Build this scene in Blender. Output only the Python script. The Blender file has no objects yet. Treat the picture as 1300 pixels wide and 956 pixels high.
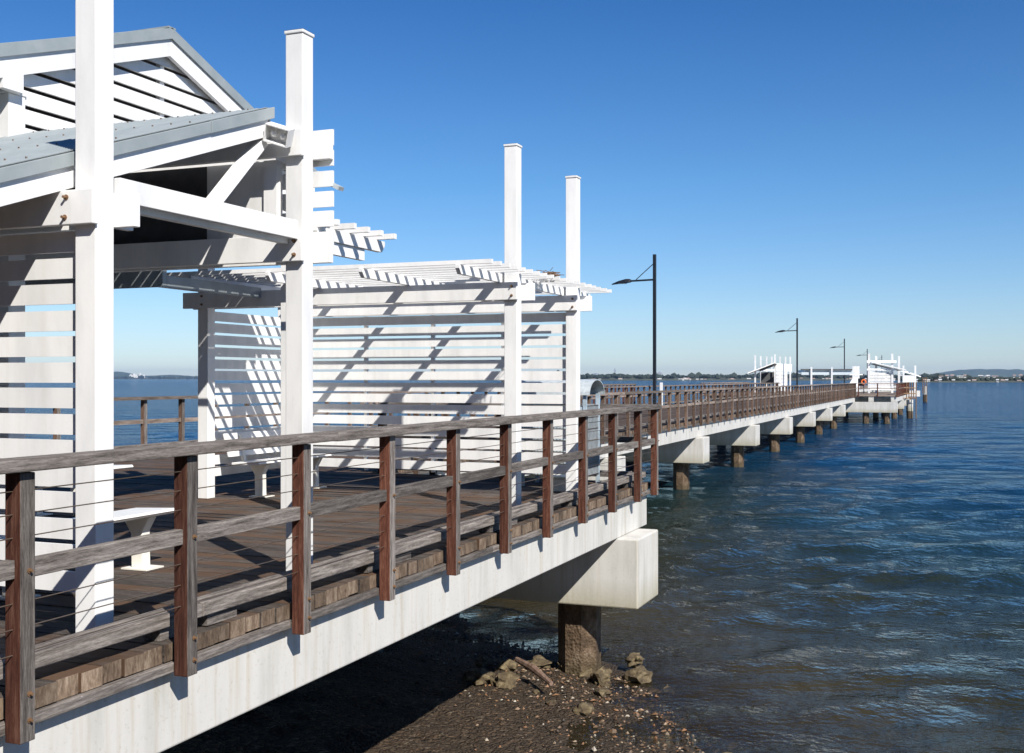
import bpy, bmesh, math, random
from mathutils import Vector, Matrix, noise
random.seed(7)
R = math.radians
scene = bpy.context.scene
col = scene.collection
# ---------------------------------------------------------------- camera frame (world: X along the pier, Y to the left, Z up)
TH = R(21.6); CT, ST = math.cos(TH), math.sin(TH)
FPX = 1427.0; EYE = 1.45
def P(x, d):                       # ground position of something seen in direction x at distance d
    r = (x-650)/FPX
    return (d*CT + r*d*ST, d*ST - r*d*CT)
cd = bpy.data.cameras.new('camera'); cam = bpy.data.objects.new('camera', cd); col.objects.link(cam)
cam.location = (0, 0, EYE); cam.rotation_euler = (R(90), 0, R(-90)+TH)
cd.sensor_width = 36; cd.lens = FPX/1300*36; cd.shift_y = 3/1300; cd.clip_end = 60000; cd.clip_start = .1
scene.camera = cam

# ---------------------------------------------------------------- light
SUN = Vector((-.80, -1.0, 1.10)).normalized()      # towards the sun
elev = math.asin(SUN.z); az = math.atan2(SUN.x, SUN.y)
w = bpy.data.worlds.new('World'); scene.world = w; w.use_nodes = True
nt = w.node_tree; nt.nodes.clear()
sky = nt.nodes.new('ShaderNodeTexSky'); sky.sky_type = 'NISHITA'; sky.sun_disc = False
sky.sun_elevation = elev; sky.sun_rotation = az; sky.altitude = 0; sky.air_density = 1.0; sky.dust_density = 0.0; sky.ozone_density = 3.0
bg = nt.nodes.new('ShaderNodeBackground'); bg.inputs[1].default_value = .052
wo = nt.nodes.new('ShaderNodeOutputWorld')
hsv = nt.nodes.new('ShaderNodeMix'); hsv.data_type = 'RGBA'; hsv.blend_type = 'MULTIPLY'; hsv.inputs[0].default_value = 1; 
tc = nt.nodes.new('ShaderNodeTexCoord'); sx = nt.nodes.new('ShaderNodeSeparateXYZ'); nt.links.new(tc.outputs['Generated'], sx.inputs[0])
tr0 = nt.nodes.new('ShaderNodeValToRGB'); nt.links.new(sx.outputs[2], tr0.inputs[0])
el = tr0.color_ramp.elements; el[0].position = 0; el[0].color = (1.06, 1.24, 1.62, 1); el[1].position = .6; el[1].color = (.30, .74, 1.20, 1)
for p_, c_ in ((.06, (1.0, 1.24, 1.60, 1)), (.17, (.66, 1.12, 1.56, 1)), (.32, (.36, .86, 1.42, 1))): e_ = el.new(p_); e_.color = c_
nt.links.new(tr0.outputs[0], hsv.inputs[7])
nt.links.new(sky.outputs[0], hsv.inputs[6]); nt.links.new(hsv.outputs[2], bg.inputs[0]); nt.links.new(bg.outputs[0], wo.inputs[0])
sl = bpy.data.lights.new('sun', 'SUN'); sl.energy = 5.0; sl.angle = R(.5); sl.color = (1, .95, .88)
so = bpy.data.objects.new('sun', sl); col.objects.link(so)
so.rotation_euler = (-SUN).to_track_quat('-Z', 'Y').to_euler(); so.location = (0, 0, 30)
scene.view_settings.view_transform = 'Standard'; scene.view_settings.look = 'None'
scene.view_settings.exposure = 0.53; scene.view_settings.gamma = 1
scene.render.resolution_x = 1024; scene.render.resolution_y = 753

# ---------------------------------------------------------------- materials
def rgb(*c): return (c[0], c[1], c[2], 1)
class NT:
    def __init__(s, name):
        s.m = bpy.data.materials.new(name); s.m.use_nodes = True; s.t = s.m.node_tree; s.t.nodes.clear()
        s.out = s.n('ShaderNodeOutputMaterial'); s.p = s.n('ShaderNodeBsdfPrincipled'); s.l(s.p.outputs[0], s.out.inputs[0])
        s.geo = s.n('ShaderNodeNewGeometry')
    def n(s, k, **kw):
        a = s.t.nodes.new(k)
        for q, v in kw.items(): setattr(a, q, v)
        return a
    def l(s, a, b): s.t.links.new(a, b)
    def vec(s, sc):
        m = s.n('ShaderNodeVectorMath', operation='MULTIPLY'); s.l(s.geo.outputs['Position'], m.inputs[0]); m.inputs[1].default_value = sc
        return m.outputs[0]
    def noise(s, sc, scale=1, det=4, rough=.55, vec=None):
        a = s.n('ShaderNodeTexNoise'); a.inputs['Scale'].default_value = scale; a.inputs['Detail'].default_value = det; a.inputs['Roughness'].default_value = rough
        s.l(vec if vec else s.vec(sc), a.inputs['Vector']); return a.outputs[0]
    def ramp(s, f, stops):
        a = s.n('ShaderNodeValToRGB'); e = a.color_ramp.elements
        while len(e) < len(stops): e.new(.5)
        for q, (p, c) in zip(e, stops): q.position = p; q.color = c if len(c) == 4 else rgb(*c)
        s.l(f, a.inputs[0]); return a.outputs[0]
    def mix(s, f, a, b, mode='MIX'):
        m = s.n('ShaderNodeMix', data_type='RGBA', blend_type=mode)
        for v, i in ((f, 0), (a, 6), (b, 7)):
            if hasattr(v, 'is_linked'): s.l(v, m.inputs[i])
            else: m.inputs[i].default_value = v
        return m.outputs[2]
    def math(s, op, a, b=None, clamp=False):
        m = s.n('ShaderNodeMath', operation=op); m.use_clamp = clamp
        for v, i in ((a, 0), (b, 1)):
            if v is None: continue
            if hasattr(v, 'is_linked'): s.l(v, m.inputs[i])
            else: m.inputs[i].default_value = v
        return m.outputs[0]
    def attr(s, name='rnd'): return s.n('ShaderNodeAttribute', attribute_name=name).outputs['Fac']
    def z(s):
        a = s.n('ShaderNodeSeparateXYZ'); s.l(s.geo.outputs['Position'], a.inputs[0]); return a.outputs[2]
    def bump(s, h, st=.3, dist=.01):
        b = s.n('ShaderNodeBump'); b.inputs['Strength'].default_value = st; b.inputs['Distance'].default_value = dist
        s.l(h, b.inputs['Height']); s.l(b.outputs[0], s.p.inputs['Normal'])
    def set(s, color=None, rough=.6, spec=.5, metal=0):
        if color is not None:
            if hasattr(color, 'is_linked'): s.l(color, s.p.inputs['Base Color'])
            else: s.p.inputs['Base Color'].default_value = color
        if hasattr(rough, 'is_linked'): s.l(rough, s.p.inputs['Roughness'])
        else: s.p.inputs['Roughness'].default_value = rough
        s.p.inputs['Specular IOR Level'].default_value = spec; s.p.inputs['Metallic'].default_value = metal
        return s.m

def m_white():
    t = NT('white_paint')
    n1 = t.noise((1, 1, .35), 5, 5); n2 = t.noise((1, 1, 1), 38, 4, .65); g = t.noise((14, 14, 14), 3, 3)
    c = t.ramp(n1, [(.30, (.70, .705, .70)), (.55, (.80, .80, .79)), (.8, (.84, .84, .83))])
    d = t.ramp(n2, [(.30, (1, 1, 1)), (.27, (1, 1, 1)), (.70, (1, 1, 1)), (.80, (.80, .77, .70))])
    c = t.mix(.55, c, d, 'MULTIPLY')
    st = t.ramp(t.noise((16, 16, .7), 1.0, 4, .6), [(.50, (1, 1, 1)), (.74, (.84, .82, .77))]); c = t.mix(.35, c, st, 'MULTIPLY')
    r = t.attr(); v = t.math('ADD', t.math('MULTIPLY', r, .09), .92)
    cc = t.n('ShaderNodeCombineColor'); [t.l(v, cc.inputs[i]) for i in range(3)]
    c = t.mix(1, c, cc.outputs[0], 'MULTIPLY')
    gr = t.noise((1, 1, 1), 60, 3)
    t.bump(t.math('ADD', t.math('MULTIPLY', gr, .5), g), .12, .004)
    return t.set(c, .42, .45)
def m_wood(name, axis, dark, mid, light, stretch=14, red=None, rough=.85, bump=.5):
    t = NT(name)
    s = [1.0, 1.0, 1.0]; s = [stretch*1.0 if i != axis else 1.0 for i in range(3)]
    r = t.attr()
    off = t.n('ShaderNodeVectorMath', operation='ADD'); t.l(t.vec(tuple(s)), off.inputs[0])
    cx = t.n('ShaderNodeCombineXYZ'); [t.l(t.math('MULTIPLY', r, 37.0), cx.inputs[i]) for i in range(3)]; t.l(cx.outputs[0], off.inputs[1])
    g = t.noise(None, 3.2, 7, .72, vec=off.outputs[0]); fine = t.noise(None, 22, 5, .75, vec=off.outputs[0]); blot = t.noise((1, 1, 1), 2.5, 4)
    gg = t.math('ADD', t.math('MULTIPLY', g, .6), t.math('MULTIPLY', fine, .4))
    c = t.ramp(gg, [(.38, dark), (.5, mid), (.64, light)])
    if red: c = t.mix(t.ramp(t.math('ADD', t.math('MULTIPLY', blot, .7), t.math('MULTIPLY', r, .3)), [(.42, (0, 0, 0)), (.62, (1, 1, 1))]), c, rgb(*red), 'MIX')
    v = t.math('ADD', t.math('MULTIPLY', r, .70), .58)
    cc = t.n('ShaderNodeCombineColor'); [t.l(v, cc.inputs[i]) for i in range(3)]
    c = t.mix(1, c, cc.outputs[0], 'MULTIPLY')
    # bird droppings and pale flecks
    sp = t.ramp(t.noise((1, 1, 1), 24, 2, .5), [(.80, (0, 0, 0)), (.84, (1, 1, 1))])
    c = t.mix(t.math('MULTIPLY', sp, .7), c, rgb(.55, .53, .5))
    t.bump(gg, bump, .006)
    return t.set(c, rough, .25)
GREY = dict(dark=(.038, .032, .028), mid=(.135, .118, .106), light=(.29, .262, .24))
M = {}
M['white'] = m_white()
for i, a in enumerate('xyz'): M['grey_'+a] = m_wood('weathered_timber_'+a, i, **GREY)
M['red'] = m_wood('red_timber', 2, (.030, .012, .008), (.088, .030, .018), (.19, .095, .065))
M['brown'] = m_wood('brown_timber', 2, (.045, .026, .018), (.115, .070, .048), (.23, .165, .125))
M['ends'] = m_wood('end_grain', 2, (.055, .036, .024), (.165, .118, .082), (.32, .255, .19), stretch=3.5)
M['deck'] = m_wood('deck_timber', 1, (.034, .028, .024), (.088, .072, .062), (.175, .150, .130), red=(.078, .046, .028), stretch=11)
M['far_timber'] = m_wood('far_weathered_timber', 0, (.10, .07, .055), (.21, .165, .135), (.34, .29, .25), stretch=6)
def m_concrete():
    t = NT('pale_concrete')
    n1 = t.noise((1.6, 1.6, .25), 3, 6, .6); n2 = t.noise((1, 1, 1), 30, 5, .7)
    c = t.ramp(n1, [(.3, (.44, .435, .40)), (.5, (.54, .53, .50)), (.7, (.58, .57, .54))])
    streak = t.ramp(t.noise((9, 9, .5), 1.6, 4), [(.52, (1, 1, 1)), (.72, (.80, .72, .60))])
    c = t.mix(.55, c, streak, 'MULTIPLY')
    z = t.z(); low = t.math('MULTIPLY', t.math('SUBTRACT', -1.12, z), 2.4, True)
    stain = t.math('MULTIPLY', low, t.math('ADD', n2, .15), True)
    c = t.mix(stain, c, rgb(.27, .24, .13))
    fl = t.ramp(n2, [(.33, (.72, .70, .64)), (.42, (1, 1, 1))]); c = t.mix(.5, c, fl, 'MULTIPLY')
    t.bump(n2, .25, .006)
    return t.set(c, .85, .3)
M['concrete'] = m_concrete()
def m_pile():
    t = NT('stained_concrete')
    n1 = t.noise((1, 1, .6), 7, 6, .7); v = t.n('ShaderNodeTexVoronoi'); v.inputs['Scale'].default_value = 28; t.l(t.geo.outputs['Position'], v.inputs[0])
    c = t.ramp(n1, [(.3, (.035, .023, .013)), (.5, (.095, .062, .036)), (.68, (.19, .14, .095))])
    z = t.z(); low = t.math('MULTIPLY', t.math('SUBTRACT', -2.18, z), 3.2, True)
    c = t.mix(t.math('MULTIPLY', low, .7), c, rgb(.055, .045, .02))
    t.bump(t.math('ADD', n1, v.outputs[0]), .7, .02)
    return t.set(c, .8, .35)
M['pile'] = m_pile()
def m_roof():
    t = NT('blue_grey_roof_metal')
    n = t.noise((1, 1, 1), 6, 4)
    c = t.ramp(n, [(.3, (.235, .27, .28)), (.7, (.29, .325, .335))]); t.bump(n, .05, .003)
    return t.set(c, .4, .5)
M['roof'] = m_roof()
def m_plain(name, c, rough=.5, metal=0, spec=.5, ns=12, var=.22):
    t = NT(name); n = t.noise((1, 1, 1), ns, 4, .6)
    a = tuple(max(0, x*(1-var)) for x in c); b = tuple(min(1, x*(1+var)) for x in c)
    t.bump(n, .15, .004)
    return t.set(t.ramp(n, [(.3, a), (.7, b)]), rough, spec, metal)
M['black'] = m_plain('black_paint', (.012, .014, .018), .4)
M['steel'] = m_plain('tarnished_steel', (.22, .17, .13), .45, .7)
M['rust'] = m_plain('rusty_bolt', (.20, .115, .06), .6, .3)
M['mesh'] = m_plain('blue_grey_mesh_panel', (.36, .44, .50), .5)
M['galv'] = m_plain('galvanised_sheet', (.50, .55, .57), .4, .2)
M['darkgap'] = m_plain('dark_cable_mark', (.03, .03, .03), .7)
M['cream'] = m_plain('cream_paint', (.76, .74, .67), .5, ns=4, var=.10)
M['orange'] = m_plain('orange_plastic', (.75, .16, .03), .5)
M['bulb'] = m_plain('frosted_glass', (.8, .8, .78), .15)
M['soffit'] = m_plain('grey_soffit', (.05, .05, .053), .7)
M['hill'] = m_plain('wooded_hill', (.045, .065, .045), .95, ns=.02, var=.4)
M['land'] = m_plain('far_shore_scrub', (.055, .062, .042), .95, ns=.03, var=.5)
M['tower'] = m_plain('tower_facade', (.32, .34, .36), .6, ns=.05)
M['house'] = m_plain('house_wall', (.72, .70, .66), .7, ns=.3)
M['tile'] = m_plain('house_roof', (.42, .30, .25), .8, ns=.3, var=.4)
M['tile2'] = m_plain('pale_house_roof', (.62, .62, .60), .6, ns=.3, var=.2)
M['tree'] = m_plain('foliage', (.022, .032, .022), .9, ns=.3, var=.5)
M['nest'] = m_plain('dry_twigs', (.20, .12, .07), .95, ns=60, var=.6)
M['log'] = m_wood('driftwood', 0, (.10, .06, .04), (.25, .16, .12), (.40, .30, .24), stretch=5)

# ---------------------------------------------------------------- mesh builder
class MB:
    def __init__(s): s.v = []; s.f = []; s.r = []; s.mi = []
    def add(s, vs, fs, rnd=None, mi=None):
        b = len(s.v); r = random.random() if rnd is None else rnd
        s.v += [tuple(v) for v in vs]; s.r += [r]*len(vs)
        s.f += [tuple(b+i for i in f) for f in fs]
        s.mi += mi if mi else [0]*len(fs)
        return s
    def box(s, x0, x1, y0, y1, z0, z1, rnd=None, mx=0, my=0, mz=0):
        vs = [(x, y, z) for x in (x0, x1) for y in (y0, y1) for z in (z0, z1)]
        fs = [(0, 1, 3, 2), (4, 6, 7, 5), (0, 4, 5, 1), (2, 3, 7, 6), (0, 2, 6, 4), (1, 5, 7, 3)]
        return s.add(vs, fs, rnd, [mx, mx, my, my, mz, mz])
    def bar(s, a, b, wd, ht, up=(0, 0, 1), rnd=None):
        a = Vector(a); b = Vector(b); d = (b-a).normalized(); up = Vector(up)
        sd = d.cross(up).normalized(); u = sd.cross(d).normalized()
        vs = [p + sd*i*wd/2 + u*j*ht/2 for p in (a, b) for i in (-1, 1) for j in (-1, 1)]
        return s.add(vs, [(0, 2, 3, 1), (4, 5, 7, 6), (0, 1, 5, 4), (2, 6, 7, 3), (0, 4, 6, 2), (1, 3, 7, 5)], rnd)
    def tube(s, a, b, r, n=8, r2=None, rnd=None, rot=0):
        a = Vector(a); b = Vector(b); d = (b-a).normalized(); r2 = r if r2 is None else r2
        up = Vector((0, 0, 1)) if abs(d.z) < .9 else Vector((1, 0, 0))
        x = d.cross(up).normalized(); y = d.cross(x)
        vs = [p + (x*math.cos(2*math.pi*k/n+rot) + y*math.sin(2*math.pi*k/n+rot))*q for p, q in ((a, r), (b, r2)) for k in range(n)]
        fs = [(k, (k+1) % n, n+(k+1) % n, n+k) for k in range(n)] + [tuple(range(n))[::-1], tuple(range(n, 2*n))]
        return s.add(vs, fs, rnd)
    def prism(s, poly, axis, a, b, rnd=None):      # poly in the two other axes, extruded along axis
        n = len(poly)
        def pt(q, t):
            if axis == 1: return (q[0], t, q[1])
            if axis == 0: return (t, q[0], q[1])
            return (q[0], q[1], t)
        vs = [pt(q, a) for q in poly] + [pt(q, b) for q in poly]
        fs = [(k, (k+1) % n, n+(k+1) % n, n+k) for k in range(n)] + [tuple(range(n))[::-1], tuple(range(n, 2*n))]
        return s.add(vs, fs, rnd)
    def blob(s, c, rad, sub=1, rough=.25, seed=0, rnd=None):
        bm = bmesh.new(); bmesh.ops.create_icosphere(bm, subdivisions=sub, radius=1)
        vs = []
        for v in bm.verts:
            k = 1 + rough*noise.noise(v.co*1.6 + Vector((seed*3.1, seed*7.7, seed*1.3)))*2
            vs.append((c[0]+v.co.x*rad[0]*k, c[1]+v.co.y*rad[1]*k, c[2]+v.co.z*rad[2]*k))
        fs = [tuple(q.index for q in f.verts) for f in bm.faces]; bm.free()
        return s.add(vs, fs, rnd)
    def build(s, name, mat, parent=None, bevel=0, smooth=False, loc=None):
        me = bpy.data.meshes.new(name)
        o0 = Vector(loc) if loc else Vector((0, 0, 0))
        me.from_pydata([tuple(Vector(v)-o0) for v in s.v], [], s.f)
        for m in (mat if isinstance(mat, (list, tuple)) else [mat]): me.materials.append(M[m] if isinstance(m, str) else m)
        me.polygons.foreach_set('material_index', s.mi)
        a = me.attributes.new('rnd', 'FLOAT', 'POINT'); a.data.foreach_set('value', s.r)
        bm = bmesh.new(); bm.from_mesh(me); bmesh.ops.recalc_face_normals(bm, faces=bm.faces); bm.to_mesh(me); bm.free()
        if smooth: me.polygons.foreach_set('use_smooth', [True]*len(me.polygons))
        o = bpy.data.objects.new(name, me); col.objects.link(o); o.location = o0
        if parent is not None:
            o.parent = parent; o.matrix_parent_inverse = parent_inv(parent)
        if bevel:
            b = o.modifiers.new('bevel', 'BEVEL'); b.width = bevel; b.segments = 2; b.limit_method = 'ANGLE'
        return o
def world_of(o):
    m = Matrix.Translation(o.location) @ o.rotation_euler.to_matrix().to_4x4()
    if o.parent is not None: m = world_of(o.parent) @ o.matrix_parent_inverse @ m
    return m
def parent_inv(p): return world_of(p).inverted()
def tag(o, label=None, cat=None, group=None, kind=None):
    if label: o['label'] = label
    if cat: o['category'] = cat
    if group: o['group'] = group
    if kind: o['kind'] = kind
    return o
def empty(name, loc, label, cat, group=None):
    o = bpy.data.objects.new(name, None); col.objects.link(o); o.location = loc; o.empty_display_size = .2
    return tag(o, label, cat, group)
def copy_tree(o, parent=None):
    c = o.copy(); col.objects.link(c)
    if parent is not None: c.parent = parent
    for ch in [k for k in bpy.data.objects if k.parent == o]: copy_tree(ch, c)
    return c

# ================================================================ GROUND AND WATER
WZ = -2.5
def ground_h(x, y):
    s = 9.2 - (x - min(y, 9)) - max(0, y-9)*.7 - max(0, 4-y)*.30 + 1.7*math.exp(-((x-13.7)**2+(y-4.9)**2)/2.4)                 # > 0 on the land side of the waterline
    s += 1.1*noise.noise(Vector((x*.16, y*.16, 3))) + .35*noise.noise(Vector((x*.7, y*.7, 1)))
    if s > 0: h = WZ + .012*s + max(0, s-3)*.02 + max(0, s-7)*.11
    else: h = WZ + .11*s
    h = min(h, -.35) if h > -.35 else h
    h += .05*noise.noise(Vector((x*1.7, y*1.7, 5))) + .03*noise.noise(Vector((x*5, y*5, 8)))
    return max(h, -9)
def graded(lo, hi, c, step, grow):
    out = [c]; st = step; p = c
    while p < hi: p += st; st *= (grow if st < 2.6 else 1.09); out.append(p)
    st = step; p = c; left = []
    while p > lo: p -= st; st *= (grow if st < 2.6 else 1.09); left.append(p)
    return left[::-1] + out
def sheet(name, xs, ys, h, mat, kind='structure', attrf=None):
    me = bpy.data.meshes.new(name); nx, ny = len(xs), len(ys)
    me.from_pydata([(x, y, h(x, y, i, j)) for i, x in enumerate(xs) for j, y in enumerate(ys)], [],
                   [(i*ny+j, (i+1)*ny+j, (i+1)*ny+j+1, i*ny+j+1) for i in range(nx-1) for j in range(ny-1)])
    me.materials.append(mat); me.polygons.foreach_set('use_smooth', [True]*len(me.polygons))
    if attrf:
        a = me.attributes.new('depth', 'FLOAT', 'POINT'); a.data.foreach_set('value', [attrf(x, y) for x in xs for y in ys])
    o = bpy.data.objects.new(name, me); col.objects.link(o); o['kind'] = kind
    return o
tb = NT('shelly_beach')
n1 = tb.noise((1, 1, 1), 9, 6, .75); vo = tb.n('ShaderNodeTexVoronoi'); vo.inputs['Scale'].default_value = 22; tb.l(tb.geo.outputs['Position'], vo.inputs[0])
hs = tb.n('ShaderNodeSeparateColor'); tb.l(vo.outputs['Color'], hs.inputs[0])
vo2 = tb.n('ShaderNodeTexVoronoi'); vo2.inputs['Scale'].default_value = 8; wv = tb.n('ShaderNodeVectorMath', operation='ADD'); tb.l(tb.geo.outputs['Position'], wv.inputs[0])
nz = tb.n('ShaderNodeTexNoise'); nz.inputs['Scale'].default_value = 6; tb.l(tb.geo.outputs['Position'], nz.inputs['Vector']); wm = tb.n('ShaderNodeVectorMath', operation='SCALE'); wm.inputs['Scale'].default_value = .25; tb.l(nz.outputs['Color'], wm.inputs[0]); tb.l(wm.outputs[0], wv.inputs[1]); tb.l(wv.outputs[0], vo.inputs[0]); tb.l(wv.outputs[0], vo2.inputs[0])
c1 = tb.ramp(hs.outputs[0], [(0, (.020, .012, .008)), (.35, (.055, .032, .020)), (.6, (.095, .062, .038)), (.85, (.17, .10, .055)), (1, (.27, .22, .16))])
c2 = tb.ramp(n1, [(.3, (.35, .3, .25)), (.6, (1, 1, 1))]); wet = tb.math('MULTIPLY', tb.math('SUBTRACT', -2.36, tb.z()), 7, True)
cb = tb.mix(1, c1, c2, 'MULTIPLY'); cb = tb.mix(wet, cb, rgb(.05, .036, .022)); tb.bump(tb.math('ADD', n1, tb.math('MULTIPLY', vo.outputs[0], -1.5)), .9, .05)
M['beach'] = tb.set(cb, .75, .3)
gx = graded(-3000, 3000, 13, .14, 1.022); gy = graded(-3000, 3000, 4, .14, 1.026)
sheet('ground', gx, gy, lambda x, y, i, j: ground_h(x, y), M['beach'])

# water: a real wave surface, its clearness follows the depth below it
tw = NT('sea_water'); tw.t.nodes.remove(tw.p)
dep = tw.attr('depth')
deep = tw.n('ShaderNodeBsdfDiffuse'); dc = tw.ramp(tw.math('MULTIPLY', dep, .125), [(0, (.050, .038, .018)), (.11, (.022, .022, .011)), (.26, (.008, .020, .022)), (.48, (.003, .023, .052)), (1, (.002, .032, .092))]); tw.l(dc, deep.inputs[0])
tr = tw.n('ShaderNodeBsdfTransparent'); tr.inputs[0].default_value = rgb(.62, .58, .45)
m1 = tw.n('ShaderNodeMixShader'); op = tw.math('ADD', tw.math('MULTIPLY', dep, 1.7), .18, True); tw.l(op, m1.inputs[0]); tw.l(tr.outputs[0], m1.inputs[1]); tw.l(deep.outputs[0], m1.inputs[2])
gl = tw.n('ShaderNodeBsdfGlossy'); gl.inputs['Roughness'].default_value = .05; gl.inputs[0].default_value = rgb(.86, .95, 1.0)
fr = tw.n('ShaderNodeFresnel'); fr.inputs[0].default_value = 1.333
m2 = tw.n('ShaderNodeMixShader'); tw.l(tw.math('MULTIPLY', fr.outputs[0], .62), m2.inputs[0]); tw.l(m1.outputs[0], m2.inputs[1]); tw.l(gl.outputs[0], m2.inputs[2]); tw.l(m2.outputs[0], tw.out.inputs[0])
rot = tw.n('ShaderNodeVectorRotate', rotation_type='Z_AXIS'); rot.inputs['Angle'].default_value = -(TH+R(8)); tw.l(tw.geo.outputs['Position'], rot.inputs['Vector'])
sc = tw.n('ShaderNodeVectorMath', operation='MULTIPLY'); tw.l(rot.outputs[0], sc.inputs[0]); sc.inputs[1].default_value = (1, .8, 1)
wa = tw.noise(None, .42, 5, .55, vec=sc.outputs[0]); wb = tw.noise(None, 1.7, 5, .6, vec=sc.outputs[0]); wc = tw.noise(None, 7.0, 3, .6, vec=sc.outputs[0])
sl_ = tw.n('ShaderNodeVectorMath', operation='MULTIPLY'); tw.l(rot.outputs[0], sl_.inputs[0]); sl_.inputs[1].default_value = (1, .45, 1)
wl = tw.noise(None, .11, 4, .62, vec=sl_.outputs[0])
hh = tw.math('ADD', tw.math('ADD', tw.math('ADD', tw.math('MULTIPLY', wl, 1.6), tw.math('MULTIPLY', wa, .75)), tw.math('MULTIPLY', wb, .25)), tw.math('MULTIPLY', wc, .03))
bp = tw.n('ShaderNodeBump'); bp.inputs['Strength'].default_value = 1; bp.inputs['Distance'].default_value = .55; tw.l(hh, bp.inputs['Height'])
for q in (deep, gl, fr): tw.l(bp.outputs[0], q.inputs['Normal'])
M['water'] = tw.m
waves = []
rw = random.Random(3)
for L, A in ((5.5, .022), (3.7, .022), (2.6, .020), (1.9, .017), (1.4, .014), (1.05, .011), (.8, .008), (.6, .005), (.47, .0035)):
    for q in range(3):
        a = TH + R(10) + R(rw.uniform(-1, 1))*(40 if L > 2 else 62); Lq = L*rw.uniform(.85, 1.15); waves.append((math.cos(a)*2*math.pi/Lq, math.sin(a)*2*math.pi/Lq, A, Lq, rw.uniform(0, 6.28)))
wx = graded(-14, 13000, 14, .10, 1.010); wy = graded(-13000, 13000, -3, .10, 1.012)
def wave_h(x, y, i, j):
    st = max(.10, abs(x-14)*.010, abs(y+3)*.012)
    if st > 2.5: return WZ
    e = .65 + .7*noise.noise(Vector((x*.09, y*.09, 0)))
    z = 0
    sh = min(1.15, max(.25, (x-y-8)/5))
    for kx, ky, A, L, ph in waves:
        f = min(1, max(0, (L/st-3.5)/3))
        if f > 0: s_ = math.sin(kx*x+ky*y+ph); z += A*f*(s_ + .25*s_*s_)
    return WZ + z*e*sh
sheet('water', wx, wy, wave_h, M['water'], attrf=lambda x, y: min(8.0, max(0, WZ-ground_h(x, y)) if x < 200 and abs(y) < 200 else 8.0) if (x-y) < 130 else 8.0)

# pebbles and shells lying on the beach, rocks and a driftwood log
tp = NT('pebble'); tp.set(tp.ramp(tp.attr(), [(0, (.015, .012, .008)), (.35, (.06, .038, .022)), (.6, (.13, .08, .045)), (.78, (.22, .11, .05)), (.95, (.26, .21, .15)), (1, (.42, .38, .32))]), .6, .4); M['pebble'] = tp.m
mb = MB(); rp = random.Random(11)
for k in range(9000):
    x = rp.uniform(6.5, 23); off = abs(rp.gauss(0, 1.7)); y = x - 9.9 + off - .3
    if y > 13 or y < -9: continue
    s_ = rp.uniform(.010, .034)*(1.7 if rp.random() < .06 else 1)
    z = ground_h(x, y) + s_*.25
    a = rp.uniform(0, 6.28); c, s2 = math.cos(a)*s_, math.sin(a)*s_; q = rp.uniform(.35, .8)
    vs = [(x+c, y+s2, z), (x-s2*q, y+c*q, z+s_*.15), (x-c, y-s2, z), (x+s2*q, y-c*q, z-s_*.1), (x+c*.1, y+s2*.1, z+s_*rp.uniform(.35, .8))]
    mb.add(vs, [(0, 1, 4), (1, 2, 4), (2, 3, 4), (3, 0, 4), (0, 3, 2, 1)], rp.random())
tag(mb.build('pebbles', 'pebble'), 'loose brown pebbles and broken shells along the waterline', 'pebbles', kind='stuff')
tr_ = NT('shore_rock'); nr = tr_.noise((1, 1, 1), 9, 6, .7)
tr_.set(tr_.ramp(nr, [(.3, (.03, .022, .014)), (.5, (.10, .075, .042)), (.7, (.22, .175, .10))]), .8, .3); tr_.bump(nr, .8, .03); M['rock'] = tr_.m
def rock(x, y, r, lab, seed, flat=.55, dz=0):
    m = MB(); m.blob((x, y, ground_h(x, y)+r*flat*.35+dz), (r, r*.75, r*flat), 3, .34, seed)
    tag(m.build('rock', 'rock', loc=(x, y, ground_h(x, y))), lab, 'rock', 'rocks on the waterline')
def at(x, y, z=WZ+.05):
    d = (EYE-z)*FPX/(y-481); return P(x, d)
for px, py, r, lab, sd, fl, dz in (
    (806, 848, .14, 'upper knobbly rock balanced on the pair right of the near pile', 1, .6, .16),
    (812, 858, .20, 'lower pitted rock under a smaller one right of the near pile', 2, .6, 0),
    (689, 842, .24, 'flat olive slab of rock left of the near pile', 3, .22, .02),
    (716, 848, .13, 'small rounded rock touching the left foot of the near pile', 4, .7, 0),
    (610, 862, .26, 'broad pale rock at the edge of the deck shadow', 5, .4, 0),
    (642, 868, .22, 'sloping brown rock below the driftwood branch', 6, .5, 0),
    (765, 862, .16, 'pointed pale rock in front of the near pile', 7, .8, 0),
    (848, 868, .12, 'low rock alone in the shallows at the right end of the beach', 8, .5, 0)):
    x, y = at(px, py); rock(x, y, r, lab, sd, fl, dz)
rs = random.Random(5)
for k in range(26):
    x = rs.uniform(9.5, 14.5); y = x - 9.6 + rs.uniform(-.5, 1.6); r = rs.uniform(.06, .17)
    m = MB(); m.blob((x, y, ground_h(x, y)+r*.15), (r, r*.8, r*.5), 2, .34, k+20)
    tag(m.build('rock', 'rock', loc=(x, y, ground_h(x, y))), 'small brown stone lying among the shells on the beach', 'rock', 'small stones among the shells')
a = at(656, 838, -2.25); b = at(700, 868, -2.33)
mb = MB(); pts = [Vector((a[0], a[1], -2.24)), Vector((a[0]*.6+b[0]*.4, a[1]*.6+b[1]*.4-.05, -2.27)), Vector((b[0], b[1], -2.33))]
mb.tube(pts[0], pts[1], .035, 8, .05); mb.tube(pts[1], pts[2], .05, 8, .028)
tag(mb.build('driftwood_branch', 'log', smooth=False), 'reddish driftwood branch lying on the shells left of the near pile', 'driftwood')

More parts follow.
